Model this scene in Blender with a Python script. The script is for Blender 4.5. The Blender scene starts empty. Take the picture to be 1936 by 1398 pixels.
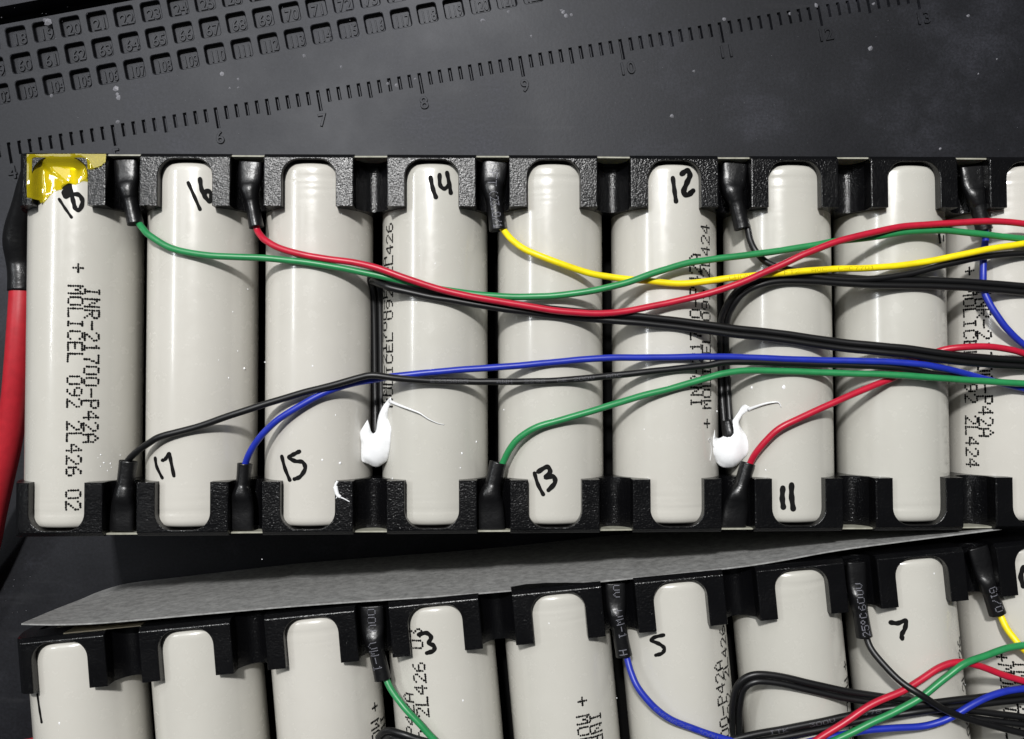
import bpy, bmesh, math, random
from mathutils import Vector, Matrix, Euler
from mathutils.geometry import delaunay_2d_cdt
random.seed(7)
S = 0.001                                   # everything below is written in millimetres
scene = bpy.context.scene
# ------------------------------------------------------------------ camera
F_PX, PW, PH = 1625.3, 1936.0, 1398.0
CAM = Vector((81.558, -9.902, 211.373))
CROT = Euler((0.0289, -0.0260, -0.0032), 'XYZ')
cd = bpy.data.cameras.new('camera'); co = bpy.data.objects.new('camera', cd)
scene.collection.objects.link(co); scene.camera = co
co.location = CAM * S; co.rotation_euler = CROT
cd.sensor_width = 36.0; cd.lens = F_PX / PW * 36.0; cd.clip_start = 0.005; cd.clip_end = 20
# ------------------------------------------------------------------ room light (dim ambient) and lamps
world = bpy.data.worlds.new('World'); scene.world = world; world.use_nodes = True
bg = world.node_tree.nodes['Background']
bg.inputs[0].default_value = (0.90, 0.95, 1.0, 1); bg.inputs[1].default_value = 0.06
def area(name, pos, target, sx, sy, watts, col):
    l = bpy.data.lights.new(name, 'AREA'); l.shape = 'RECTANGLE'; l.size = sx; l.size_y = sy
    l.energy = watts; l.color = col
    o = bpy.data.objects.new(name, l); scene.collection.objects.link(o)
    o.location = pos
    d = Vector(target) - Vector(pos); o.rotation_euler = d.to_track_quat('-Z', 'Y').to_euler()
    return o
TG = Vector((0.085, 0.0, 0.04))
area('bench_lamp', TG + Vector((-0.15, 0.42, 0.92)), TG, 0.065, 0.065, 11.5, (1.0, 0.99, 0.975))
area('ceiling_tube', TG + Vector((-1.20, 0.34, 1.15)), TG, 0.50, 0.07, 4.0, (0.95, 0.98, 1.0))
area('soft_fill', TG + Vector((-0.50, 0.85, 1.20)), TG, 1.10, 0.90, 7.5, (0.96, 0.98, 1.0))  # added broad soft fill that evens the light over the cells, not a fixture
vs = scene.view_settings
vs.view_transform = 'Standard'; vs.look = 'None'; vs.exposure = -0.08; vs.gamma = 1.0
scene.render.engine = 'CYCLES'
scene.render.resolution_x = 1024; scene.render.resolution_y = 739

# ------------------------------------------------------------------ helpers
CM = CROT.to_matrix()
def ray(x, y):
    return (CM @ Vector((x - PW / 2, -(y - PH / 2), -F_PX))).normalized()
def px(x, y, z):                            # point of the photo at a known height
    d = ray(x, y); return CAM + d * ((z - CAM.z) / d.z)
coll = scene.collection
def mesh_from(name, verts, faces, smooth=False):
    me = bpy.data.meshes.new(name)
    me.from_pydata([(v[0] * S, v[1] * S, v[2] * S) for v in verts], [], faces)
    me.update()
    bm = bmesh.new(); bm.from_mesh(me); bmesh.ops.recalc_face_normals(bm, faces=bm.faces); bm.to_mesh(me); bm.free()
    if smooth: me.polygons.foreach_set('use_smooth', [True] * len(me.polygons))
    return me
def obj(name, me, mat=None, parent=None, loc=None, rot=None):
    o = bpy.data.objects.new(name, me)
    if mat is not None and me is not None and not me.materials: me.materials.append(mat)
    coll.objects.link(o)
    if parent is not None: o.parent = parent
    if loc is not None: o.location = Vector(loc) * S
    if rot is not None: o.rotation_euler = rot
    return o
def tag(o, label, cat, group=None, kind=None):
    o['label'] = label; o['category'] = cat
    if group: o['group'] = group
    if kind: o['kind'] = kind
    return o
def thing(name, label, cat, loc=(0, 0, 0), rz=0.0, group=None):
    o = bpy.data.objects.new(name, None); coll.objects.link(o)
    o.empty_display_size = 0.01; o.location = Vector(loc) * S; o.rotation_euler = (0, 0, rz)
    return tag(o, label, cat, group)
def catmull(pts, n=8):
    out = []; L = len(pts)
    for i in range(L - 1):
        p0 = pts[max(i - 1, 0)]; p1 = pts[i]; p2 = pts[i + 1]; p3 = pts[min(i + 2, L - 1)]
        for k in range(n):
            t = k / n
            out.append(tuple(0.5 * ((2 * b) + (c - a) * t + (2 * a - 5 * b + 4 * c - d) * t * t + (3 * b - a - 3 * c + d) * t ** 3)
                             for a, b, c, d in zip(p0, p1, p2, p3)))
    out.append(tuple(pts[-1])); return out
def frames(P):
    fr = []
    for i in range(len(P)):
        t = (P[min(i + 1, len(P) - 1)] - P[max(i - 1, 0)]).normalized()
        up = Vector((0, 0, 1)); side = t.cross(up)
        if side.length < 1e-3: side = Vector((1, 0, 0))
        side.normalize(); up = side.cross(t).normalized()
        fr.append((t, side, up))
    return fr
def loft(P, rw, rh, seg=12, power=2.0, caps=True):
    fr = frames(P); V = []; Fc = []
    for i, p in enumerate(P):
        t, s, u = fr[i]
        for k in range(seg):
            a = 2 * math.pi * k / seg; c, sn = math.cos(a), math.sin(a)
            e = 2.0 / power
            V.append(p + s * (rw[i] * math.copysign(abs(c) ** e, c)) + u * (rh[i] * math.copysign(abs(sn) ** e, sn)))
    for i in range(len(P) - 1):
        for k in range(seg):
            a = i * seg + k; b = i * seg + (k + 1) % seg
            Fc.append((a, b, b + seg, a + seg))
    if caps:
        Fc.append(tuple(range(seg))[::-1]); n0 = (len(P) - 1) * seg; Fc.append(tuple(range(n0, n0 + seg)))
    return V, Fc

# ------------------------------------------------------------------ materials
def new_mat(name, col, rough=0.5, spec=0.5, coat=0.0, sub=0.0):
    m = bpy.data.materials.new(name); m.use_nodes = True
    nt = m.node_tree; b = nt.nodes['Principled BSDF']
    b.inputs['Base Color'].default_value = (*col, 1); b.inputs['Roughness'].default_value = rough
    b.inputs['Specular IOR Level'].default_value = spec
    b.inputs['Coat Weight'].default_value = coat; b.inputs['Coat Roughness'].default_value = 0.12
    if sub: b.inputs['Subsurface Weight'].default_value = sub; b.inputs['Subsurface Radius'].default_value = (0.001, 0.001, 0.001)
    return m, nt, b
def noise(nt, scale, detail=3.0, rough=0.55, coord='Position', vec_scale=None):
    n = nt.nodes.new('ShaderNodeTexNoise'); n.inputs['Scale'].default_value = scale
    n.inputs['Detail'].default_value = detail; n.inputs['Roughness'].default_value = rough
    if coord == 'Position':
        g = nt.nodes.new('ShaderNodeNewGeometry'); src = g.outputs['Position']
    else:
        g = nt.nodes.new('ShaderNodeTexCoord'); src = g.outputs['Object']
    if vec_scale:
        mp = nt.nodes.new('ShaderNodeMapping'); mp.inputs['Scale'].default_value = vec_scale
        nt.links.new(src, mp.inputs['Vector']); src = mp.outputs['Vector']
    nt.links.new(src, n.inputs['Vector']); return n
def ramp(nt, src, stops):
    r = nt.nodes.new('ShaderNodeValToRGB'); e = r.color_ramp.elements
    while len(e) < len(stops): e.new(0.5)
    for k, (p, c) in enumerate(stops): e[k].position = p; e[k].color = (*c, 1) if not isinstance(c, float) else (c, c, c, 1)
    nt.links.new(src, r.inputs['Fac']); return r
def bump(nt, b, src, strength, dist):
    n = nt.nodes.new('ShaderNodeBump'); n.inputs['Strength'].default_value = strength; n.inputs['Distance'].default_value = dist
    nt.links.new(src, n.inputs['Height']); nt.links.new(n.outputs['Normal'], b.inputs['Normal']); return n

# cell wrap: warm grey shrink film
M_CELL, nt, b = new_mat('cell_wrap', (0.60, 0.585, 0.53), 0.30, 0.5, 0.45)
n = noise(nt, 60, 4, 0.6); r = ramp(nt, n.outputs['Fac'], [(0.3, (0.530, 0.516, 0.468)), (0.7, (0.562, 0.548, 0.500))])
oi = nt.nodes.new('ShaderNodeObjectInfo'); rv = ramp(nt, oi.outputs['Random'], [(0.0, (0.95, 0.955, 0.95)), (1.0, (1.05, 1.04, 1.045))])
mxc = nt.nodes.new('ShaderNodeMix'); mxc.data_type = 'RGBA'; mxc.blend_type = 'MULTIPLY'; mxc.inputs['Factor'].default_value = 1.0
nt.links.new(r.outputs['Color'], mxc.inputs['A']); nt.links.new(rv.outputs['Color'], mxc.inputs['B']); nt.links.new(mxc.outputs['Result'], b.inputs['Base Color'])
n2 = noise(nt, 400, 4, 0.6); r2 = ramp(nt, n2.outputs['Fac'], [(0.35, 0.20), (0.7, 0.30)]); nt.links.new(r2.outputs['Color'], b.inputs['Roughness'])
n3 = noise(nt, 120, 3, 0.5, vec_scale=(1, 0.25, 1)); bump(nt, b, n3.outputs['Fac'], 0.16, 0.0004)
# holder: textured black moulding
M_HOLD, nt, b = new_mat('black_moulded_plastic', (0.0025, 0.0025, 0.003), 0.25, 0.42)
n = noise(nt, 3400, 2, 0.5); bump(nt, b, n.outputs['Fac'], 0.8, 0.00011)
n2 = noise(nt, 150, 3); r2 = ramp(nt, n2.outputs['Fac'], [(0.3, 0.18), (0.7, 0.28)]); nt.links.new(r2.outputs['Color'], b.inputs['Roughness'])
# heat shrink
M_SHRINK, nt, b = new_mat('black_heat_shrink', (0.004, 0.004, 0.0045), 0.34, 0.5)
n = noise(nt, 260, 4, 0.6); bump(nt, b, n.outputs['Fac'], 0.35, 0.0006)
def wire_mat(name, c, rough=0.38):
    m, nt, b = new_mat(name, c, rough, 0.5)
    n = noise(nt, 500, 3); hi = tuple(min(1, x * 1.10) for x in c); lo = tuple(x * 0.90 for x in c)
    r = ramp(nt, n.outputs['Fac'], [(0.3, lo), (0.7, hi)]); nt.links.new(r.outputs['Color'], b.inputs['Base Color'])
    bump(nt, b, n.outputs['Fac'], 0.15, 0.0001); return m
M_GREEN = wire_mat('green_insulation', (0.022, 0.235, 0.075))
M_RED = wire_mat('red_insulation', (0.48, 0.010, 0.034))
M_YEL = wire_mat('yellow_insulation', (0.90, 0.72, 0.006))
M_BLUE = wire_mat('blue_insulation', (0.012, 0.028, 0.36))
M_BLACK = wire_mat('black_insulation', (0.004, 0.004, 0.0045), 0.42)
M_RCABLE = wire_mat('red_silicone', (0.42, 0.016, 0.026), 0.42)
M_GAP_SHADE = new_mat('gap_shade_black', (0.002, 0.002, 0.002), 0.9, 0.1)[0]  # stands in for deep shade in the gaps between cells
M_INK = new_mat('black_ink', (0.004, 0.004, 0.004), 0.8, 0.1)[0]
M_MARK = new_mat('marker_ink', (0.003, 0.003, 0.003), 0.7, 0.15)[0]
M_PRINT = new_mat('pale_print', (0.20, 0.20, 0.23), 0.6)[0]
M_SIL, nt, b = new_mat('white_silicone', (0.84, 0.85, 0.86), 0.22, 0.5, 0.0, 0.15)
n = noise(nt, 230, 3, 0.6); bump(nt, b, n.outputs['Fac'], 0.2, 0.0007)
M_PAPER, nt, b = new_mat('fish_paper', (0.20, 0.20, 0.195), 0.75, 0.3)
n = noise(nt, 520, 9, 0.8); r = ramp(nt, n.outputs['Fac'], [(0.36, (0.17, 0.17, 0.167)), (0.64, (0.36, 0.36, 0.352))])
nt.links.new(r.outputs['Color'], b.inputs['Base Color']); bump(nt, b, n.outputs['Fac'], 0.4, 0.0002)
M_KHAKI, nt, b = new_mat('khaki_insulation_paper', (0.34, 0.335, 0.27), 0.6, 0.3)
n = noise(nt, 700, 3); r = ramp(nt, n.outputs['Fac'], [(0.3, (0.27, 0.265, 0.21)), (0.7, (0.40, 0.395, 0.33))]); nt.links.new(r.outputs['Color'], b.inputs['Base Color'])
M_NICKEL = new_mat('nickel_strip', (0.62, 0.56, 0.42), 0.3)[0]; M_NICKEL.node_tree.nodes['Principled BSDF'].inputs['Metallic'].default_value = 1.0
M_STEEL = new_mat('steel_can', (0.6, 0.6, 0.6), 0.35)[0]; M_STEEL.node_tree.nodes['Principled BSDF'].inputs['Metallic'].default_value = 1.0
M_DUST = new_mat('pale_specks', (0.20, 0.20, 0.22), 0.35)[0]
# polyimide tape: clear amber film
M_TAPE = bpy.data.materials.new('amber_tape'); M_TAPE.use_nodes = True; nt = M_TAPE.node_tree
for nn in list(nt.nodes):
    if nn.type != 'OUTPUT_MATERIAL': nt.nodes.remove(nn)
out = [x for x in nt.nodes if x.type == 'OUTPUT_MATERIAL'][0]
tr = nt.nodes.new('ShaderNodeBsdfTransparent'); tr.inputs[0].default_value = (1.0, 0.88, 0.04, 1)
df = nt.nodes.new('ShaderNodeBsdfDiffuse'); df.inputs[0].default_value = (0.95, 0.76, 0.01, 1)
gl = nt.nodes.new('ShaderNodeBsdfGlossy'); gl.inputs['Roughness'].default_value = 0.07; gl.inputs[0].default_value = (1, 0.97, 0.8, 1)
m0 = nt.nodes.new('ShaderNodeMixShader'); m0.inputs[0].default_value = 0.28
m1 = nt.nodes.new('ShaderNodeMixShader'); fr = nt.nodes.new('ShaderNodeFresnel'); fr.inputs[0].default_value = 1.8
nz = noise(nt, 130, 1, 0.5); bp = nt.nodes.new('ShaderNodeBump'); bp.inputs['Strength'].default_value = 0.15; bp.inputs['Distance'].default_value = 0.0010
nt.links.new(nz.outputs['Fac'], bp.inputs['Height'])
for x in (gl, fr): nt.links.new(bp.outputs['Normal'], x.inputs['Normal'])
nt.links.new(tr.outputs[0], m0.inputs[1]); nt.links.new(df.outputs[0], m0.inputs[2])
nt.links.new(fr.outputs[0], m1.inputs[0]); nt.links.new(m0.outputs[0], m1.inputs[1]); nt.links.new(gl.outputs[0], m1.inputs[2])
nt.links.new(m1.outputs[0], out.inputs['Surface'])
# soldering mat: dusty dark grey silicone rubber
M_MAT, nt, b = new_mat('silicone_mat', (0.035, 0.035, 0.038), 0.5, 0.34); b.inputs['Specular Tint'].default_value = (0.92, 0.94, 1.0, 1)
n = noise(nt, 28, 6, 0.65); r = ramp(nt, n.outputs['Fac'], [(0.36, (0.0030, 0.0031, 0.0042)), (0.52, (0.0055, 0.0057, 0.0074)), (0.70, (0.020, 0.0203, 0.026))])
n2 = noise(nt, 1500, 3, 0.7); r2 = ramp(nt, n2.outputs['Fac'], [(0.35, 0.6), (0.68, 1.7)])
mx = nt.nodes.new('ShaderNodeMix'); mx.data_type = 'RGBA'; mx.blend_type = 'MULTIPLY'; mx.inputs['Factor'].default_value = 1.0
nt.links.new(r.outputs['Color'], mx.inputs['A']); nt.links.new(r2.outputs['Color'], mx.inputs['B'])
n5 = noise(nt, 45, 5, 0.7, vec_scale=(0.25, 2.2, 1.0)); r5 = ramp(nt, n5.outputs['Fac'], [(0.60, 0.0), (0.74, 0.010)])
ad = nt.nodes.new('ShaderNodeMix'); ad.data_type = 'RGBA'; ad.blend_type = 'ADD'; ad.inputs['Factor'].default_value = 1.0
nt.links.new(mx.outputs['Result'], ad.inputs['A']); nt.links.new(r5.outputs['Color'], ad.inputs['B'])
nt.links.new(ad.outputs['Result'], b.inputs['Base Color'])
n3 = noise(nt, 14, 5, 0.6); r3 = ramp(nt, n3.outputs['Fac'], [(0.32, 0.43), (0.68, 0.60)]); nt.links.new(r3.outputs['Color'], b.inputs['Roughness'])
n4 = noise(nt, 900, 4, 0.6); bump(nt, b, n4.outputs['Fac'], 0.10, 0.0002)

# ------------------------------------------------------------------ dimensions
PITCH, R, ZT, DZ = 23.5, 10.7, 46.9, 11.5
ZA = ZT - DZ; ZC = ZA + R                   # upper cell axis, upper cell crest
YI, YO, YN, NR, BW, NW = 26.3, 36.5, 35.35, 3.3, 8.6, 5.15
NC = 9
P2X, P2Y, P2A = 3.724, -91.221, 0.0880      # second pack on the mat
MO, MA = Vector((15.331, 53.198, 0)), 0.17583   # ruler origin and direction on the mat

# ------------------------------------------------------------------ soldering mat (pockets and ruler grooves are real recesses)
mat_root = thing('soldering_mat', 'dark grey silicone soldering mat with moulded ruler and numbered pockets under both battery packs', 'mat', MO, MA)
PA = 0.0225                                 # pocket array lies a degree off the ruler
PORG = Vector((-44.45, 33.3)); PP = 6.66
X0, X1, Y0, Y1 = -165.0, 265.0, -215.0, 95.0
FONT = {}
def text_mesh(s, size, depth):
    cu = bpy.data.curves.new('digits', 'FONT'); cu.body = s; cu.size = size * S; cu.extrude = depth * S; cu.bevel_depth = 0.07 * S
    cu.bevel_resolution = 0; cu.resolution_u = 3; cu.align_x = 'CENTER'; cu.align_y = 'CENTER'; cu.offset = 0.02 * S
    t = bpy.data.objects.new('digits', cu); coll.objects.link(t)
    bpy.context.view_layer.update()
    me = bpy.data.meshes.new_from_object(t.evaluated_get(bpy.context.evaluated_depsgraph_get()))
    bpy.data.objects.remove(t); me.materials.clear(); return me
V, Fc = [], []
def quad(x0, x1, y0, y1, z=0.0):
    i = len(V); V.extend([(x0, y0, z), (x1, y0, z), (x1, y1, z), (x0, y1, z)]); Fc.append((i, i + 1, i + 2, i + 3))
# bands of the flat sheet: ruler bands with tick openings
TW = 0.44
ticks = []
for k in range(-30, 71):
    x = k * 2.54 + 0.25
    kind = 'long' if k % 10 == 0 else ('mid' if k % 5 == 0 else 'short')
    ticks.append((x, kind))
bands = [(2.5, 3.65, ('long',)), (3.65, 4.4, ('long', 'mid')), (4.4, 7.75, ('long', 'mid', 'short'))]
PY0, PY1 = 12.0, 37.4                       # rotated pocket field
quad(X0, X1, Y0, 2.5)
for y0, y1, kinds in bands:
    x = X0
    for tx, kd in ticks:
        if kd in kinds:
            quad(x, tx - TW, y0, y1); x = tx + TW
    quad(x, X1, y0, y1)
# pocket field: lattice cells rotated by PA inside a rotated rectangle, everything round it filled
NCOL0, NCOL1 = -2, 24                       # columns left / right of pocket "18"
def rotp(x, y):
    c, s = math.cos(PA), math.sin(PA); return (PORG.x + c * x - s * y, PORG.y + s * x + c * y)
fx0, fx1 = (NCOL0 - 0.5) * PP, (NCOL1 + 0.5) * PP
fy1, fy0 = 0.5 * PP, -2.5 * PP
gy0, gy1 = fy1 + 0.15, fy1 + 4.6            # long storage groove above the pockets
def quadr(x0, x1, y0, y1, z=0.0):
    i = len(V)
    for x, y in ((x0, y0), (x1, y0), (x1, y1), (x0, y1)):
        q = rotp(x, y); V.append((q[0], q[1], z))
    Fc.append((i, i + 1, i + 2, i + 3))
quadr(fx0, fx1, fy1, gy0)                   # strip between pockets and groove
gx0, gx1 = fx0, 60.0
quadr(gx1, fx1, gy0, gy1)
quadr(fx0, fx1, gy1, gy1 + 60)
# between ruler band and field (wedge), left and right of the field
i = len(V)
a0, a1 = rotp(fx0, fy0), rotp(fx1, fy0)
V.extend([(X0, 7.75, 0), (X1, 7.75, 0), (X1, a1[1], 0), (a1[0], a1[1], 0), (a0[0], a0[1], 0), (X0, a0[1], 0)]); Fc.append(tuple(range(i, i + 6)))
b0, b1 = rotp(fx0, gy1 + 60), rotp(fx1, gy1 + 60)
i = len(V); V.extend([(X0, a0[1], 0), (a0[0], a0[1], 0), (b0[0], b0[1], 0), (X0, b0[1], 0)]); Fc.append((i, i + 1, i + 2, i + 3))
i = len(V); V.extend([(a1[0], a1[1], 0), (X1, a1[1], 0), (X1, b1[1], 0), (b1[0], b1[1], 0)]); Fc.append((i, i + 1, i + 2, i + 3))
# groove walls and floor
gd = -6.0
i = len(V)
for z in (0, gd):
    for x, y in ((gx0, gy0), (gx1, gy0), (gx1, gy1), (gx0, gy1)):
        q = rotp(x, y); V.append((q[0], q[1], z))
Fc += [(i + 4, i + 5, i + 6, i + 7)] + [(i + k, i + (k + 1) % 4, i + 4 + (k + 1) % 4, i + 4 + k) for k in range(4)]
# underside and outer rim
i = len(V); TH = -7.0
V.extend([(X0, Y0, 0), (X1, Y0, 0), (X1, Y1 + 10, 0), (X0, Y1 + 10, 0), (X0, Y0, TH), (X1, Y0, TH), (X1, Y1 + 10, TH), (X0, Y1 + 10, TH)])
Fc += [(i + 4, i + 7, i + 6, i + 5), (i, i + 4, i + 5, i + 1), (i, i + 3, i + 7, i + 4), (i + 1, i + 5, i + 6, i + 2)]
me = bpy.data.meshes.new('mat_sheet'); me.from_pydata([(v[0] * S, v[1] * S, v[2] * S) for v in V], [], Fc); me.update()
obj('mat_sheet', me, M_MAT, mat_root)
# one groove mesh per tick length, shared
def tick_mesh(y0, y1):
    w, d = TW, -0.75
    v = [(-w, y0, 0), (w, y0, 0), (w, y1, 0), (-w, y1, 0), (-w * .25, y0 + .35, d), (w * .25, y0 + .35, d), (w * .25, y1 - .35, d), (-w * .25, y1 - .35, d)]
    f = [(4, 5, 6, 7)] + [(k, (k + 1) % 4, 4 + (k + 1) % 4, 4 + k) for k in range(4)]
    m = bpy.data.meshes.new('ruler_tick'); m.from_pydata([tuple(c * S for c in q) for q in v], [], f); m.materials.append(M_MAT); return m
TM = {'long': tick_mesh(2.5, 7.75), 'mid': tick_mesh(3.65, 7.75), 'short': tick_mesh(4.4, 7.75)}
for x, kd in ticks: obj('ruler_tick', TM[kd], None, mat_root, (x, 0, 0))
for k in range(-2, 8):
    obj('ruler_number', text_mesh(str(6 + k), 4.3, 0.2), M_MAT, mat_root, (k * 25.4 + (0.2 if k < 4 else 0.6), 0.0, 0.1))
# pocket: flat rim, rounded opening, tapered walls, floor
def pocket_mesh():
    h = PP / 2; o = 2.55; rr = 0.75; n = 4; v = []; f = []
    def rrect(o, rr, z, dx=0, dy=0):
        p = []
        for q, (cx, cy) in enumerate(((o - rr, o - rr), (-o + rr, o - rr), (-o + rr, -o + rr), (o - rr, -o + rr))):
            for k in range(n + 1):
                a = math.pi / 2 * (q + k / n); p.append((cx + rr * math.cos(a) + dx, cy + rr * math.sin(a) + dy, z))
        return p
    outer = []
    for q, (sx, sy) in enumerate(((1, 1), (-1, 1), (-1, -1), (1, -1))):
        for k in range(n + 1): outer.append((sx * h, sy * h, 0))
    rings = [outer, rrect(o, rr, 0), rrect(o - .15, rr, -.12), rrect(o - .22, rr, -1.25), rrect(o - .4, rr, -1.42)]
    for r_ in rings: v += r_
    m = 4 * (n + 1)
    for ri in range(len(rings) - 1):
        for k in range(m):
            a = ri * m + k; bb = ri * m + (k + 1) % m
            f.append((a, bb, bb + m, a + m))
    f.append(tuple(range((len(rings) - 1) * m, len(rings) * m)))
    me = bpy.data.meshes.new('numbered_pocket'); me.from_pydata([tuple(c * S for c in q) for q in v], [], f)
    bm = bmesh.new(); bm.from_mesh(me); bmesh.ops.remove_doubles(bm, verts=bm.verts, dist=1e-7); bmesh.ops.dissolve_degenerate(bm, dist=1e-7, edges=bm.edges); bm.to_mesh(me); bm.free()
    me.materials.append(M_MAT); return me
PM = pocket_mesh()
for rI, first in enumerate((18, 60, 103)):
    for c in range(NCOL0, NCOL1 + 1):
        q = rotp(c * PP, -rI * PP)
        o = obj('numbered_pocket', PM, None, mat_root, (q[0], q[1], 0), (0, 0, PA))
        W = CAM.z / 1625.3
        world_p = Matrix.Rotation(MA, 3, 'Z') @ Vector((q[0], q[1], 0)) + MO
        if world_p.y < 96 and world_p.x < 130:
            s = str(first + c)
            nb_ = obj('number', text_mesh(s, 3.9, 0.16), M_MAT, o, (0.2, -0.35, -1.36), (0, 0, 0)); nb_.scale.x = 0.9 if len(s) < 3 else 0.66

# ------------------------------------------------------------------ shared battery meshes
def cell_mesh(ph):
    prof = [(0.01, -35.1), (9.2, -35.1), (9.9, -34.95), (10.45, -34.55), (10.66, -33.9), (R, -33.2), (R, 24.0)]
    k = 24.5
    while k < 33.6: prof.append((R, k)); k += 0.25        # shrink-film ripples near one end
    prof += [(10.66, 33.9), (10.45, 34.55), (9.9, 34.95), (9.2, 35.1), (0.01, 35.1)]
    seg = 96; v = []; f = []
    for r_, y in prof:
        for k in range(seg):
            a = 2 * math.pi * k / seg; d = 0.0
            if 24.2 < y < 33.7:
                am = min(1, (y - 24) / 6)
                d = am * (0.012 * math.sin(y * 3.1 + 0.5 * math.sin(a * 3 + ph)) * max(0, math.sin(a * 2.0 + ph + y * .7)) + 0.010 * math.sin(y * 5.3 + ph + a) * max(0, math.cos(a * 3 + ph * 2 - y)))
                if 31.7 < y < 32.6: d -= 0.03
            if k in ((37, 14), (12, 40), (36, 13))[int(ph // 1.5)] and abs(y) < 34: d += 0.03     # crease in the shrink film
            v.append(((r_ + d) * math.cos(a), y, (r_ + d) * math.sin(a)))
    for i in range(len(prof) - 1):
        for k in range(seg):
            a = i * seg + k; bb = i * seg + (k + 1) % seg; f.append((a, bb, bb + seg, a + seg))
    f.append(tuple(range(seg))); f.append(tuple(range((len(prof) - 1) * seg, len(prof) * seg)))
    me = mesh_from('cell', v, f, True); me.materials.append(M_CELL); return me
CELLS = [cell_mesh(p) for p in (0.3, 1.9, 3.6)]

def socket_mesh(rounded_left=False):
    inner, outer = [], []
    n = 8
    L = [(-NW, YI), (-NW, YN - NR)]; LO = [(-BW, YI), (-BW, YN - NR)]
    for k in range(1, n + 1):
        a = math.pi - (math.pi / 2) * k / n
        L.append((-NW + NR + NR * math.cos(a), YN - NR + NR * math.sin(a)))
        t = k / n
        if t <= 0.5: LO.append((-BW, YN - NR + (YO - YN + NR) * t * 2))
        else: LO.append((-BW + (BW - NW + NR) * (t * 2 - 1), YO))
    inner = L + [(-x, y) for x, y in reversed(L)]; outer = LO + [(-x, y) for x, y in reversed(LO)]
    N = len(inner)
    side = [(0.28, 0.0), (0.12, -0.04), (0.03, -0.14), (0.0, -0.30)]
    cham = [(0.92, 0.0), (0.76, -0.07), (0.10, -0.84), (0.0, -1.04)]
    rnd = [(2.5, 0.0), (1.5, -0.30), (0.55, -1.2), (0.0, -2.9)]
    rows = []
    # inner: bottom -> top
    rows.append([(x, y, -6.0) for x, y in inner])
    rows.append([(x, y, -0.16) for x, y in inner])
    def inn(d, z):
        out = []
        for k, (x, y) in enumerate(inner):
            cx = max(-NW + NR, min(NW - NR, x)); cy = min(y, YN - NR)
            dx, dy = x - cx, y - cy; l = math.hypot(dx, dy) or 1
            out.append((x + dx / l * d, max(YI, y + dy / l * d), z))
        return out
    rows.append(inn(0.05, -0.05)); rows.append(inn(0.14, 0.0))
    for lv in range(4):
        rr = []
        for x, y in outer:
            on_out = abs(y - YO) < 1e-6; on_l = abs(x + BW) < 1e-6; on_r = abs(x - BW) < 1e-6
            dx = dy = 0; z = 0
            if on_out: dy, z = cham[lv]
            if on_l or on_r:
                tab = rnd if (on_l and rounded_left) else side
                dx, zz = tab[lv]; z = min(z, zz) if on_out else zz
            nx = x + (dx if x < 0 else -dx) if (on_l or on_r) else x
            rr.append((nx, min(y, YO) - dy, z))
        # keep the top row outside the opening
        rows.append(rr)
    rows.append([(x, y, -7.0) for x, y in outer])
    v = []; f = []
    for r_ in rows: v += r_
    for i in range(len(rows) - 1):
        for k in range(N - 1):
            a = i * N + k; f.append((a, a + 1, a + 1 + N, a + N))
    # end faces of the two legs
    f.append(tuple(i * N for i in range(len(rows)))); f.append(tuple(i * N + N - 1 for i in range(len(rows))))
    me = mesh_from('socket', v, f); me.materials.append(M_HOLD); return me
SOCK, SOCKL = socket_mesh(), socket_mesh(True)

def holder_mesh():
    v, f = [], []
    def prism(cols, y0, y1):                # cols: (x, ztop, zbottom)
        n = len(cols); i = len(v)
        for y in (y0, y1):
            for x, zt, zb in cols: v.append((x, y, zt))
            for x, zt, zb in cols: v.append((x, y, zb))
        for k in range(n - 1):
            f.append((i + k, i + k + 1, i + 2 * n + k + 1, i + 2 * n + k))
            f.append((i + n + k, i + n + k + 1, i + 3 * n + k + 1, i + 3 * n + k))
            f.append((i + k, i + k + 1, i + n + k + 1, i + n + k))
            f.append((i + 2 * n + k, i + 2 * n + k + 1, i + 3 * n + k + 1, i + 3 * n + k))
        for k in (0, n - 1): f.append((i + k, i + n + k, i + 3 * n + k, i + 2 * n + k))
    for c in range(NC - 1):
        for flip in (False, True):
            cols = []
            for k in range(-10, 11):
                u = k / 10; x = c * PITCH + PITCH / 2 + u * 3.35; dxx = PITCH / 2 - abs(u) * 3.35
                zt = -2.6 - 3.0 * (1 - abs(u) ** 2.2)
                zb = -DZ + math.sqrt(R * R - dxx * dxx) - 0.3 if dxx < R - 0.02 else -DZ - 1.0
                zb = min(zb, zt - 0.4)
                z = (ZT + zt, ZT + zb)
                if flip: z = (0.4 - zt, 0.4 - zb)
                cols.append((x, z[0], z[1]))
            prism(cols, YI, YO - 0.55)
    # end plate behind the cell ends
    x0, x1 = -BW - 0.05, (NC - 1) * PITCH + BW
    prism([(x0, ZT - 5.2, 5.6), (x1, ZT - 5.2, 5.6)], 35.25, YO - 0.7)
    # closed side wall at the free ends
    for xs in (-1, 1):
        cx = 0 if xs < 0 else (NC - 1) * PITCH
        cols = []
        for k in range(0, 9):
            t = k / 8; x = cx + xs * (BW - 0.5 + t * 2.6)
            z = ZT - 2.6 - 6.0 * t ** 2
            cols.append((x, z, 46.9 + 0.4 - z))
        if xs > 0: prism(cols, YI, YO - 0.4)
        else: prism(cols[::-1], YI, YO - 0.4)
    me = mesh_from('cell_holder', v, f, True); me.set_sharp_from_angle(angle=math.radians(32)); me.materials.append(M_HOLD); return me
HOLD = holder_mesh()

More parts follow.
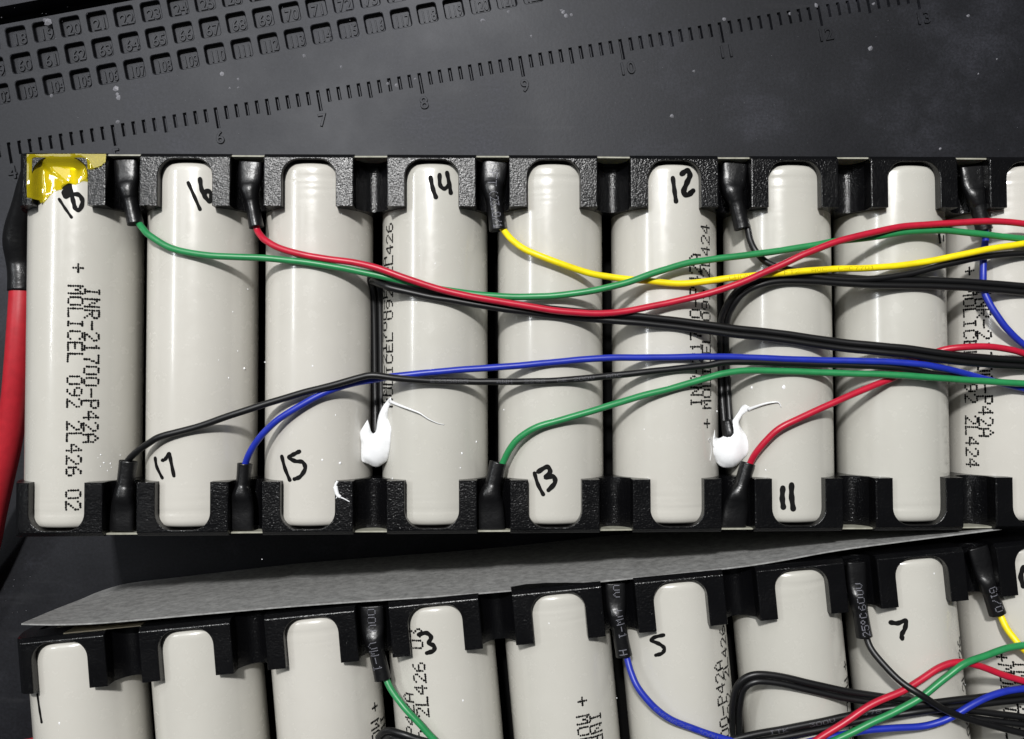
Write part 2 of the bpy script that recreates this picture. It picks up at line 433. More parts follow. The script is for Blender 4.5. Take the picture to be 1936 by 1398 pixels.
# dot-matrix lettering ---------------------------------------------------------
G5 = {'I': '01110 00100 00100 00100 00100 00100 01110', 'N': '10001 11001 10101 10101 10011 10001 10001', 'R': '11110 10001 10001 11110 10100 10010 10001',
 '-': '00000 00000 00000 11111 00000 00000 00000', '2': '01110 10001 00001 00010 00100 01000 11111', '1': '00100 01100 00100 00100 00100 00100 01110',
 '7': '11111 00001 00010 00010 00100 00100 00100', '0': '01110 10001 10001 10001 10001 10001 01110', 'P': '11110 10001 10001 11110 10000 10000 10000',
 '4': '00010 00110 01010 10010 11111 00010 00010', 'A': '00100 01010 10001 10001 11111 10001 10001', 'M': '10001 11011 10101 10101 10001 10001 10001',
 'O': '01110 10001 10001 10001 10001 10001 01110', 'L': '10000 10000 10000 10000 10000 10000 11111', 'C': '01110 10001 10000 10000 10000 10001 01110',
 'E': '11111 10000 10000 11110 10000 10000 11111', '9': '01110 10001 10001 01111 00001 00010 01100', '6': '00110 01000 10000 11110 10001 10001 01110',
 '3': '11111 00010 00100 00010 00001 10001 01110', '+': '00000 00100 00100 11111 00100 00100 00000', ' ': '0 0 0 0 0 0 0',
 'H': '10001 10001 10001 11111 10001 10001 10001', 'F': '11111 10000 10000 11110 10000 10000 10000', 'T': '11111 00100 00100 00100 00100 00100 00100',
 '(': '00010 00100 01000 01000 01000 00100 00010', '.': '00000 00000 00000 00000 00000 01100 01100', '/': '00001 00001 00010 00100 01000 10000 10000',
 'V': '10001 10001 10001 10001 10001 01010 00100', 'W': '10001 10001 10001 10101 10101 11011 10001', '5': '11111 10000 11110 00001 00001 10001 01110',
 '8': '01110 10001 10001 01110 10001 10001 01110', 'G': '01110 10001 10000 10111 10001 10001 01110', 'K': '10001 10010 10100 11000 10100 10010 10001',
 'S': '01111 10000 10000 01110 00001 00001 11110', 'B': '11110 10001 10001 11110 10001 10001 11110', 'o': '01100 10010 10010 01100 00000 00000 00000', 'Z': '11111 00001 00010 00100 01000 10000 11111'}
def dots(s, cw, ch):                        # (reading, height) positions in mm, characters start at 0, mid height at 0
    out = []
    for ci, c in enumerate(s):
        g = G5.get(c, G5[' ']).split()
        for r_, row in enumerate(g):
            for k, bit in enumerate(row):
                if bit == '1': out.append((ci * cw + k * cw / 6.0, (3 - r_) * ch / 6.0))
    return out

class Pack:
    def __init__(self, root, ox, oy, ang):
        self.root, self.o, self.a = root, Vector((ox, oy, 0)), ang
    def local(self, p):
        q = p - self.o; c, s = math.cos(self.a), math.sin(self.a); return Vector((q.x * c + q.y * s, -q.x * s + q.y * c, q.z))
    def on_cell(self, ci, x, y):            # photo point -> (angle from crest, y) on the upper cell ci
        c0 = self.local(CAM); d = self.local(CAM + ray(x, y)) - c0
        ax, az = ci * PITCH, ZA
        A = d.x ** 2 + d.z ** 2; B = 2 * ((c0.x - ax) * d.x + (c0.z - az) * d.z); C = (c0.x - ax) ** 2 + (c0.z - az) ** 2 - R * R
        D = max(B * B - 4 * A * C, 0.0); t = (-B - math.sqrt(D)) / (2 * A); p = c0 + d * t
        return math.atan2(p.x - ax, p.z - az), p.y
def surf(th, y, r_): return (r_ * math.sin(th), y, r_ * math.cos(th))
def dot_text_mesh(lines, dotr=0.225):
    """lines: (string, theta0, y0, direction(-1 down the photo, +1 up), char pitch, char height)"""
    v, f = [], []
    for s, th0, y0, dr, cw, ch in lines:
        for a, h in dots(s, cw, ch):
            jx, jy = random.uniform(-.03, .03), random.uniform(-.03, .03)
            y = y0 + dr * (a + jx); th = th0 + (h + jy) / R * (1 if dr < 0 else -1)
            i = len(v); rr = dotr * random.uniform(.85, 1.12)
            for k in range(7):
                q = 2 * math.pi * k / 7
                v.append(surf(th + rr * math.cos(q) / R, y + rr * 1.08 * math.sin(q), R + 0.035))
            f.append(tuple(range(i, i + 7)))
    return mesh_from('printed_text', v, f)
def stroke_mesh(pack, ci, strokes):
    """strokes: (pixel polyline, width in photo pixels) drawn onto the cell wrap"""
    v, f = [], []
    for pts, w in strokes:
        P = [Vector((q[0], q[1], 0)) for q in catmull(pts, 8)]
        n = len(P)
        wid = [w * (0.56 + 0.06 * math.sin(k * 0.9)) for k in range(n)]
        ring = []
        for k in range(n):
            t = (P[min(k + 1, n - 1)] - P[max(k - 1, 0)]).normalized(); nn = Vector((-t.y, t.x, 0))
            ring.append((P[k] + nn * wid[k], P[k] - nn * wid[k], t))
        i0 = len(v)
        def put(p):
            th, y = pack.on_cell(ci, p.x, p.y); v.append(surf(th, y, R + 0.05 + zoff)); return len(v) - 1
        zoff = 0.004 * (len(f) % 5)
        ids = [(put(a), put(c)) for a, c, t in ring]
        for k in range(n - 1): f.append((ids[k][0], ids[k][1], ids[k + 1][1], ids[k + 1][0]))
        for k, sg in ((0, -1), (n - 1, 1)):
            c = P[k]; t = ring[k][2]; nn = Vector((-t.y, t.x, 0)); fan = []
            for j in range(7):
                a = math.pi * j / 6; fan.append(put(c + nn * (wid[k] * math.cos(a)) + t * (sg * wid[k] * math.sin(a))))
            f.append(tuple(fan))
    return mesh_from('handwritten_number', v, f)

def build_pack(root, pack):
    cells = []
    for c in range(NC):
        # ripples alternate end for end, as the cells do
        o = obj('cell', CELLS[(c + (pack.a > 0.01)) % 3], None, root, (c * PITCH, 0, ZA), (0, 0, 0 if c % 2 == 0 and c else math.pi)); cells.append(o)
        obj('cell', CELLS[c % 3], None, root, (c * PITCH, 0, ZA - PITCH), (0, 0, 0 if c % 2 else math.pi))
    for end in (0, 1):
        rz = 0 if end == 0 else math.pi
        h = obj('cell_holder', HOLD, None, root, (0 if end == 0 else (NC - 1) * PITCH, 0, 0), (0, 0, rz))
        for c in range(NC):
            leftmost = (c == 0 and end == 0)
            s = obj('socket', SOCKL if leftmost else SOCK, None, h, (c * PITCH, 0, ZT))
            if end == 1 and c == NC - 1:      # mirror image of the rounded end
                s.data = SOCKR
            s2 = obj('socket', SOCK, None, h, (c * PITCH, 0, 0.4), (0, math.pi, 0))
    return cells
mR = SOCKL.copy(); mR.name = 'socket'
for vv in mR.vertices: vv.co.x = -vv.co.x
mR.flip_normals(); SOCKR = mR

def paper_mesh(top, bot, th=0.28, n=6):
    """sheet between a top curve and a bottom curve, real thickness"""
    T = [Vector(q) for q in catmull(top, n)]; B = [Vector(q) for q in catmull(bot, n)]
    v, f = [], []; m = len(T); rows = 6
    for sd in (0, 1):
        for i in range(m):
            tg = (T[min(i + 1, m - 1)] - T[max(i - 1, 0)]); nn = Vector((-tg.y, tg.x, 0)).normalized()
            for r_ in range(rows + 1):
                p = T[i].lerp(B[i], r_ / rows) + nn * (0.15 * math.sin(i * 0.37 + r_) * (r_ / rows)) + nn * (th * sd)
                v.append(p)
    def id_(sd, i, r_): return sd * m * (rows + 1) + i * (rows + 1) + r_
    for i in range(m - 1):
        for r_ in range(rows):
            for sd in (0, 1): f.append((id_(sd, i, r_), id_(sd, i + 1, r_), id_(sd, i + 1, r_ + 1), id_(sd, i, r_ + 1)))
        f.append((id_(0, i, 0), id_(0, i + 1, 0), id_(1, i + 1, 0), id_(1, i, 0)))
        f.append((id_(0, i, rows), id_(0, i + 1, rows), id_(1, i + 1, rows), id_(1, i, rows)))
    for i in (0, m - 1):
        for r_ in range(rows): f.append((id_(0, i, r_), id_(0, i, r_ + 1), id_(1, i, r_ + 1), id_(1, i, r_)))
    return mesh_from('insulation_sheet', v, f)

def gap_shade(root):  # added black sheet between the layers, only to darken the gaps
    v = []
    for z in (23.5, 23.8):
        v += [(-9.5, -34.5, z), ((NC - 1) * PITCH + 9.5, -34.5, z), ((NC - 1) * PITCH + 9.5, 34.5, z), (-9.5, 34.5, z)]
    f = [(0, 1, 2, 3), (4, 5, 6, 7)] + [(k, (k + 1) % 4, 4 + (k + 1) % 4, 4 + k) for k in range(4)]
    obj('gap_shade_sheet', mesh_from('gap_shade_sheet', v, f), M_GAP_SHADE, root)
# ------------------------------------------------------------------ pack one (upper in the photo)
r1 = thing('battery_pack', 'long battery pack with cells numbered 11 to 18 and white silicone dabs', 'battery pack')
A = Pack(r1, 0, 0, 0.0); cellsA = build_pack(r1, A); gap_shade(r1)
pt = [(-7 + k * 20.2, 35.98 + 0.06 * math.sin(k * 1.7), ZT - 1.0) for k in range(11)]
pbm = [(x, 36.0, 1.0) for x, y, z in pt]
obj('insulation_sheet', paper_mesh(pt, pbm), M_KHAKI, r1)
obj('insulation_sheet', paper_mesh([(x, -y - 0.28, z - .6) for x, y, z in pt], [(x, -y - 0.28, z) for x, y, z in pbm]), M_KHAKI, r1)
# ------------------------------------------------------------------ pack two (lower in the photo)
r2 = thing('battery_pack', 'battery pack with cells numbered 3, 5 and 7 and grey fish paper along its end', 'battery pack', (P2X, P2Y, 0), P2A)
B = Pack(r2, P2X, P2Y, P2A); cellsB = build_pack(r2, B); gap_shade(r2)
top2 = [(-7.0, 39.0, 45.9), (0, 38.2, 45.9), (9, 37.7, 45.8), (28, 37.5, 45.7), (48, 37.2, 45.6), (80, 36.25, 45.5), (104, 36.25, 45.5), (131, 36.5, 45.5), (149, 37.8, 45.6), (165, 38.4, 45.7), (186, 39.0, 45.8)]
bot2 = [(-13.2, 35.4, 3.0), (-6, 36.5, 1.5), (6, 37.0, 1.0), (27, 37.3, 1.0), (48, 37.1, 1.0), (80, 36.75, 1.0), (104, 36.75, 1.0), (131, 36.75, 1), (149, 37.2, 1), (165, 37.6, 1), (186, 38, 1)]
obj('insulation_sheet', paper_mesh(top2, bot2), M_PAPER, r2)
# nickel strips welded across the cell ends, just behind the paper
def strip(root, x0, x1, y):
    v, f = [], []
    for a in (y, y + 0.15):
        v += [(x0, a, 38), (x1, a, 38), (x1, a, 45.6), (x0, a, 45.6)]
    f = [(0, 1, 2, 3), (4, 5, 6, 7)] + [(k, (k + 1) % 4, 4 + (k + 1) % 4, 4 + k) for k in range(4)]
    me = mesh_from('nickel_strip', v, f); obj('nickel_strip', me, M_NICKEL, root)
strip(r2, 0.5, 15, 36.52)
obj('insulation_sheet', paper_mesh([(-4, 36.3, 45.4), (3, 36.4, 45.4)], [(-4, 36.3, 20), (3, 36.4, 20)], 0.1), M_KHAKI, r2)

# ------------------------------------------------------------------ printing and marker numbers on the cells
def print_on(pack, cells, ci, items):
    L = []
    for s, x, y, dr, dy in items:            # x,y: photo position of the start of the line, middle of its height
        th, yy = pack.on_cell(ci, x, y); L.append((s, th, (yy - (len(s) - 0.2) * 2.16 if dy == 'end' else yy + dy), dr, 2.16, 2.45))
    me = dot_text_mesh(L)
    o = obj('printed_text', me, M_INK, cells[ci]); o.rotation_euler = (0, 0, -cells[ci].rotation_euler.z)
    return o
def write_on(pack, cells, ci, strokes, label):
    o = obj('handwritten_number', stroke_mesh(pack, ci, strokes), M_MARK, cells[ci]); o.rotation_euler = (0, 0, -cells[ci].rotation_euler.z)
    cells[ci]['label'] = label
UP, DN = 1, -1
print_on(A, cellsA, 0, [('+', 148, 500, DN, 0), ('MOLICEL 092 2L426 02', 143, 541, DN, 0), ('INR-21700-P42A', 174.5, 545, DN, 0)])
print_on(A, cellsA, 3, [('MOLICEL 092 2L426', 736, 422, UP, 'end'), ('INR-21700-P42A', 727.5, 486, UP, 'end')])
print_on(A, cellsA, 5, [('+', 1337, 808, UP, 0), ('MOLICEL 092 2L424', 1337, 772, UP, 0), ('INR-21700-P42A', 1317, 768, UP, 0)])
print_on(A, cellsA, 8, [('+', 1833, 506, DN, 0), ('MOLICEL 092 2L424', 1832, 545, DN, 0), ('INR-21700-P42A', 1859, 545, DN, 0)])
print_on(B, cellsB, 2, [('+', 708, 1330, DN, 0), ('MOLICEL 092 2L426', 709, 1363, DN, 0), ('INR-21700-P42A', 723, 1352, DN, 0)])
print_on(B, cellsB, 3, [('MOLICEL 092 2L426 03', 785, 1187, UP, 'end'), ('INR-21700-P42A', 771, 1309, UP, 'end')])
print_on(B, cellsB, 4, [('+', 1100, 1319, DN, 0), ('MOLICEL 092 2L426', 1102, 1354, DN, 0), ('INR-21700-P42A', 1125, 1349, DN, 0)])
print_on(B, cellsB, 5, [('MOLICEL 092 2L426', 1365, 1183, UP, 'end'), ('INR-21700-P42A', 1358, 1250, UP, 'end')])
print_on(B, cellsB, 6, [('+', 1597, 1252, DN, 0), ('MOLICEL 092 2L426', 1600, 1284, DN, 0)])
print_on(B, cellsB, 7, [('MOLICEL 092 2L426', 1813, 1205, UP, 'end')])
print_on(B, cellsB, 8, [('+', 1893, 1236, DN, 0), ('MOLICEL 092 2L426', 1902, 1258, DN, 0), ('INR-21700-P42A', 1929, 1250, DN, 0)])
write_on(A, cellsA, 0, [([(112, 377), (123, 394), (135, 411)], 5), ([(120, 354), (131, 351), (134, 362), (139, 383), (143, 395), (151, 396), (156, 381), (149, 369), (136, 368), (124, 372), (121, 363), (128, 357)], 7.5), ([(124, 364), (132, 366)], 9)], 'cell with handwritten 18 and amber tape over its corner')
write_on(A, cellsA, 1, [([(356, 346), (367, 371), (378, 396)], 6), ([(378, 339), (381, 358), (388, 373), (397, 381), (399, 367), (390, 361), (386, 371)], 7.5)], 'cell with handwritten 16 at one end and 17 at the other')
write_on(A, cellsA, 1, [([(293.7, 866), (296.7, 883), (307, 904)], 5), ([(307.5, 870.6), (313, 868), (320, 858), (323, 871), (329, 900)], 6)], 'cell with handwritten 16 at one end and 17 at the other')
write_on(A, cellsA, 2, [([(533, 863), (539, 886), (548, 908)], 6), ([(566, 854), (556, 859), (547, 865), (558, 872), (572, 874), (577, 886), (568, 901), (557, 906)], 7)], 'cell with handwritten 15')
write_on(A, cellsA, 3, [([(814, 336), (818, 356), (824, 373)], 7.5), ([(831, 331), (832, 350), (840, 357), (849, 350)], 7), ([(845, 327), (849, 347), (852, 365)], 7)], 'cell with handwritten 14')
write_on(A, cellsA, 4, [([(1010.7, 895), (1017, 916), (1027, 935)], 6.5), ([(1018, 892), (1034, 883), (1040, 892), (1032, 903), (1046, 901), (1049, 913), (1037, 927)], 8)], 'cell with handwritten 13')
write_on(A, cellsA, 5, [([(1272, 337), (1275, 360), (1278, 381)], 7.5), ([(1289, 329), (1299, 323), (1304, 332), (1298, 347), (1292, 364), (1300, 369), (1310, 361)], 9)], 'cell with handwritten 12')
write_on(A, cellsA, 6, [([(1480, 923), (1479, 942), (1481, 959)], 9.2), ([(1496.5, 917), (1496.5, 939), (1499.5, 962)], 9.2)], 'cell with handwritten 11')
write_on(A, cellsA, 7, [([(1775, 442), (1777, 459)], 4), ([(1783.5, 446), (1784, 456)], 2)], 'cell with two tiny ink dashes')
write_on(B, cellsB, 0, [([(71, 1313), (75, 1342), (79, 1366)], 3.5)], 'end cell with a single thin ink stroke')
write_on(B, cellsB, 3, [([(792, 1200), (806, 1197), (815, 1205), (811, 1216), (820, 1221), (820, 1230), (807, 1235)], 7.5)], 'cell with handwritten 3')
write_on(B, cellsB, 5, [([(1254.5, 1201), (1238, 1205), (1232, 1211), (1247, 1218), (1256, 1226), (1252, 1235), (1240, 1239)], 6.5)], 'cell with handwritten 5')
write_on(B, cellsB, 7, [([(1684, 1177), (1697, 1178.5), (1712, 1174), (1711, 1188), (1705, 1200), (1706, 1208)], 8)], 'cell with handwritten 7')
write_on(B, cellsB, 8, [([(1935, 1073), (1930, 1090), (1935, 1108)], 9)], 'cell with the edge of a thick handwritten mark')

# ------------------------------------------------------------------ wires
WR = 0.65
def path3(pts, h0):
    """photo points with height above the cell crests -> smooth 3D path"""
    q = [(p[0], p[1], (p[2] if len(p) > 2 else h0)) for p in pts]
    if q[-1][0] > 1980:                     # the leads run on beyond the picture
        sl = (q[-1][1] - q[-2][1]) / max(20.0, q[-1][0] - q[-2][0])
        q += [(q[-1][0] + 170, q[-1][1] + 120 * sl, q[-1][2]), (q[-1][0] + 360, q[-1][1] + 200 * sl, q[-1][2] - 1.0)]
    P = [px(x, y, ZC + h) for x, y, h in catmull(q, 7)]; ph = random.uniform(0, 6); d = 0.0
    for k in range(1, len(P)):
        d += (P[k] - P[k - 1]).length * 0.5
        P[k] = P[k] + Vector((0, 0.035 * math.sin(d * 0.5 + ph) + 0.015 * math.sin(d * 1.7 + 2 * ph), 0.03 * math.sin(d * 0.8 + ph)))
    return P
def tube_obj(name, pts, h0, r_, mat, parent):
    P = path3(pts, h0); v, f = loft(P, [r_] * len(P), [r_] * len(P), 12)
    return obj(name, mesh_from(name, v, f, True), mat, parent), P
def text_on_path(name, s, P, rw, rh, s0, cw, ch, mat, parent, flip=1, dotr=0.085, off=0.0):
    fr = frames(P); cum = [0.0]
    for k in range(1, len(P)): cum.append(cum[-1] + (P[k] - P[k - 1]).length)
    v, f = [], []
    for a, h in dots(s, cw, ch):
        d = s0 + (a if flip > 0 else len(s) * cw - a)
        k = 0
        while k < len(cum) - 2 and cum[k + 1] < d: k += 1
        t = (d - cum[k]) / max(cum[k + 1] - cum[k], 1e-6); t = max(0, min(1, t))
        p = P[k].lerp(P[k + 1], t); w = rw[k] + (rw[k + 1] - rw[k]) * t; hh = rh[k] + (rh[k + 1] - rh[k]) * t
        tt, sd, up = fr[k]
        sd = sd * flip if True else sd
        x = (-h if flip > 0 else -h) + off
        x = max(-w * .95, min(w * .95, x))
        zz = hh * math.sqrt(max(0, 1 - (x / w) ** 2)) + 0.03
        c = p + sd * x + up * zz; i = len(v)
        nrm = (sd * (x / (w * w)) + up * (zz / (hh * hh))).normalized(); e1 = tt; e2 = nrm.cross(tt).normalized()
        for j in range(6):
            q = 2 * math.pi * j / 6; v.append(c + e1 * (dotr * math.cos(q)) + e2 * (dotr * math.sin(q)))
        f.append(tuple(range(i, i + 6)))
    return obj(name, mesh_from(name, v, f), mat, parent)

def balance_wire(label, tube, wire, h0, mat, lettering=None, group='balance wires', wprint=None):
    """tube: (px, py, height of centre over crest, half width px, half height mm) from the tab to the open end"""
    w0 = px(wire[0][0], wire[0][1], ZC)
    t = thing('balance_wire', label, 'wire', (w0.x, w0.y, 0.0), 0.0)
    inv = Vector((-w0.x, -w0.y, 0))
    P = path3(wire, h0); P = [p + inv for p in P]
    n = len(P); v, f = loft(P, [WR] * n, [WR] * n, 12)
    w = obj('insulation', mesh_from('insulation', v, f, True), mat, t)
    if wprint:
        text_on_path('print', wprint[0], P, [WR] * n, [WR] * n, wprint[1], 1.05, 0.62, wprint[2], w, 1, 0.045)
    if tube:
        T = catmull(tube, 6); C = []; rw = []; rh = []
        for x, y, h, hw, hh in T:
            p = px(x, y, ZC + h); C.append(p + inv); rw.append(hw / (F_PX / (CAM.z - p.z))); rh.append(hh)
        # slightly flared open end with a dark mouth
        v, f = [], []
        fr = frames(C); seg = 20; m = len(C)
        def ring(c, k, a, bb, e):
            for j in range(seg):
                q = 2 * math.pi * j / seg; cs, sn = math.cos(q), math.sin(q)
                v.append(c + fr[k][1] * (a * math.copysign(abs(cs) ** e, cs)) + fr[k][2] * (bb * math.copysign(abs(sn) ** e, sn)))
        for k in range(m):
            e = 0.62 + 0.38 * min(1, k / (m * 0.6)); ring(C[k], k, rw[k], rh[k], e)
        ring(C[-1] + fr[-1][0] * 0.05, m - 1, rw[-1] - 0.12, rh[-1] - 0.12, 1.0)
        ring(C[-1] + fr[-1][0] * 0.05 - fr[-1][0] * 1.4, m - 1, rw[-1] - 0.25, rh[-1] - 0.25, 1.0)
        for k in range(m + 1):
            for j in range(seg):
                a = k * seg + j; bb = k * seg + (j + 1) % seg; f.append((a, bb, bb + seg, a + seg))
        f.append(tuple(range(seg))); n0 = (m + 1) * seg; f.append(tuple(range(n0, n0 + seg)))
        hs = obj('heat_shrink_tube', mesh_from('heat_shrink_tube', v, f, True), M_SHRINK, t)
        if lettering:
            for s, s0, cw, ch, fl, off in lettering:
                text_on_path('lettering', s, C, rw, rh, s0, cw, ch, M_PRINT, hs, fl, 0.10, off)
    return t
TZ = -1.9
def topt(x0, y0, x1, y1, x2, y2, w0, w1, w2):
    out = []
    for t, w, hh, dz in ((0, w0, .62, 0), (.10, w0 + .5, .75, 0), (.26, w0, .85, 0), (.36, (w0 + w1) / 2, 1.1, .05), (.45, w1 - 1, 1.4, .2), (.56, w2 + 1.5, 1.45, .1), (.64, w2 - .5, 1.4, 0), (.85, w2 - .3, 1.4, 0), (1, w2 + .5, 1.45, 0)):
        if t < .42: u = t / .42; x, y = x0 + (x1 - x0) * u, y0 + (y1 - y0) * u
        else: u = (t - .42) / .58; x, y = x1 + (x2 - x1) * u, y1 + (y2 - y1) * u
        out.append((x, y, TZ + dz, w, hh))
    return out
balance_wire('green balance wire leaving the tab between cells 18 and 16', topt(238, 303, 241, 352, 256, 424, 22, 19, 14.5),
    [(255, 412, TZ), (262, 421, TZ + .1), (270, 432, -.8), (285, 447, .2), (330, 472, 1.0), (400, 484, 1.3), (500, 488, .9), (600, 500, .9), (700, 518, .6), (760, 532, .8), (830, 547, .9), (900, 557, .9), (960, 561, 1.0), (1040, 560, 1.6), (1110, 552, 2.3), (1180, 536, 2.6), (1240, 515, 2.5), (1300, 498, 2.3), (1340, 492), (1432, 480), (1531, 465.5), (1580, 457), (1648, 449), (1709, 439), (1777, 436), (1833, 441), (1936, 452), (2010, 462)], 2.2, M_GREEN)
balance_wire('crimson balance wire leaving the tab beside cell 16', topt(474, 307, 471, 355, 485, 430, 22, 19, 13.5),
    [(482, 422, TZ), (487, 437, TZ + .1), (493, 446, -1), (502, 455, -.2), (527, 469, .7), (574, 482, 1.3), (618, 489.5, 1.2), (669.5, 497, 1.4), (708, 506, 1.8), (760, 524, 2.2), (811.6, 541, 2.2), (863, 555, 2.2), (928, 568, 2.1), (977.5, 576, 2.1), (1055, 588, 2.1), (1132, 593, 2.0), (1184, 589, 1.8), (1261.6, 573.5, 1.8), (1339, 555, 2.4), (1401, 535, 3.0), (1478.5, 501, 3.4), (1525, 479, 3.8), (1586, 456, 4.0), (1648, 441, 3.6), (1709, 428.6, 3.0), (1802, 422, 3.0), (1879, 419, 3.4), (1936, 424, 3.5), (2010, 436, 3.5)], 2.2, M_RED)
balance_wire('yellow balance wire leaving the tab beside cell 14', topt(936, 307, 931, 352, 942, 436, 24, 21, 16.5),
    [(944, 424, TZ), (952, 435, TZ + .1), (967, 453, -.5), (990, 470, .8), (1016, 482, 1.7), (1055, 497, 1.9), (1106.6, 515, 1.4), (1158, 525, 1.0), (1223, 531, .9), (1287, 536.5, .9), (1339, 532, 1.0), (1401, 524, 1.4), (1494, 515, 2.0), (1571, 509.5, 1.9), (1648, 507, 1.7), (1725, 499, 1.6), (1802, 485.5, 2.2), (1863, 473, 2.6), (1936, 461, 2.6), (2010, 450, 2.6)], 1.4, M_YEL,
    [('HFT', 0.5, 1.75, 1.55, 1, 0.1), ('(23.0/1', 5.9, 1.1, 1.5, 1, 0.0)], wprint=('CHONGZHE  FT2  A0C  C-C7701', 48.5, M_INK))
balance_wire('thin black balance wire leaving the tab beside cell 12', topt(1389, 310, 1385, 358, 1404, 433, 24, 21, 15.5),
    [(1409, 422, TZ), (1414, 435, TZ + .1), (1418.5, 455, -1.2), (1429, 476, -.3), (1448, 495, .2), (1472, 505.5, .5), (1500, 512, .6), (1531, 521, .8), (1571, 527, 1.0), (1632, 529, 1.0), (1709, 520, 1.0), (1786, 501, 1.1), (1863, 485.5, 1.2), (1936, 479, 1.2), (2010, 475, 1.2)], 0.8, M_BLACK)
balance_wire('blue balance wire leaving the topmost tab beside two tiny ink dashes', topt(1837, 316, 1842, 365, 1861, 436, 23, 20, 15.5),
    [(1861, 424, TZ), (1863, 440, TZ + .1), (1863, 455, -1.3), (1860, 479, -.7), (1859, 516, -.2), (1860, 547, -.1), (1869.6, 572, .4), (1888, 601, 1.0), (1906.5, 625, 1.2), (1936, 652, 1.2), (1990, 685, 1.2)], 0.8, M_BLUE)
def bott(x0, y0, x1, y1, x2, y2, w0, w1, w2): return topt(x0, y0, x1, y1, x2, y2, w0, w1, w2)
balance_wire('thin black balance wire rising from the tab beside handwritten 17 to cross a blue wire', bott(230, 1004, 233, 945, 243, 872, 22, 20, 16.5),
    [(240, 882, TZ), (243, 870, TZ + .1), (261, 852, -.8), (283, 837, .2), (307.5, 824.5, .9), (369, 809, 1.0), (430.5, 787.6, 1.3), (500, 764.5, 1.3), (573, 743, 1.6), (634.5, 727.6, 2.1), (680.6, 714, 2.4), (705, 710, 2.5), (742, 714, 2.3), (803.6, 720, 1.6), (880.5, 722, 1.1), (950, 722, .9), (1054, 720, .8), (1146, 712, .8), (1238, 701.5, .8), (1330.5, 692, .8), (1371, 685.6), (1432, 684.7), (1555.5, 689), (1679, 694, 1.6), (1725, 700, 1.6), (1771, 708, 1.2), (1832, 716, .8), (1936, 728, .8), (2000, 735)], 0.8, M_BLACK, None,
    wprint=('E335885  %  AWM  2298  CE 200V  A0C', 63.0, M_PRINT))
balance_wire('blue balance wire leaving the tab between handwritten 17 and 15', bott(456, 1002, 457, 940, 463, 877, 23, 20, 13.5),
    [(462, 886, TZ), (465, 874, TZ + .1), (471.5, 858, -1), (484, 837, -.3), (502, 815, .5), (530, 790.6, 1.2), (573, 764.5, 1.3), (619, 741, 1.1), (665, 726, .9), (705, 718, .9), (757.5, 710, .9), (850, 701.5, .8), (950, 694, .8), (1054, 684.5, .8), (1146, 677.5, .9), (1238, 676, .9), (1340, 675, .9), (1432, 677, .9), (1555, 681.6, 1.2), (1679, 684.7, 2.2), (1740, 689, 2.5), (1786, 697, 2.1), (1833, 709, 1.2), (1872, 720, .9), (1936, 735, .9), (2000, 750, .9)], 0.9, M_BLUE)
balance_wire('green balance wire starting beside handwritten 13 and running under the blue one', bott(930, 1002, 926, 940, 942, 875, 25, 22, 16),
    [(946, 886, TZ), (951, 875, TZ + .1), (964.6, 849, -.6), (983, 827.6, .3), (1017, 807.6, 1.1), (1069, 792, 1.2), (1146, 769, 1.1), (1207.5, 750.7, .9), (1269, 735, .9), (1346, 712, 1.0), (1371, 706, 1.0), (1401.6, 701.6, .9), (1448, 701.6, .8), (1555.5, 704.7, .9), (1679, 709, 2.2), (1740, 713, 2.5), (1802, 717, 2.4), (1936, 726, 2.2), (2000, 731, 2.2)], 0.9, M_GREEN)
balance_wire('crimson balance wire leaving the tab beside handwritten 11', bott(1385, 1000, 1394, 940, 1414, 876, 24, 20, 14),
    [(1415, 886, TZ), (1419.4, 874, TZ + .1), (1429, 857, -.7), (1448, 834, .4), (1472, 812, 1.3), (1509, 792.5, 1.7), (1586, 757, 1.6), (1648, 731, 1.2), (1688, 715.5, .8), (1715, 698, .7), (1737, 683, .7), (1762, 670, .8), (1783, 661.6, 1.4), (1817, 657, 2.2), (1863, 655.5, 2.4), (1909.6, 661.6, 2.2), (1936, 669, 2.0), (2000, 690, 1.6)], 1.2, M_RED)
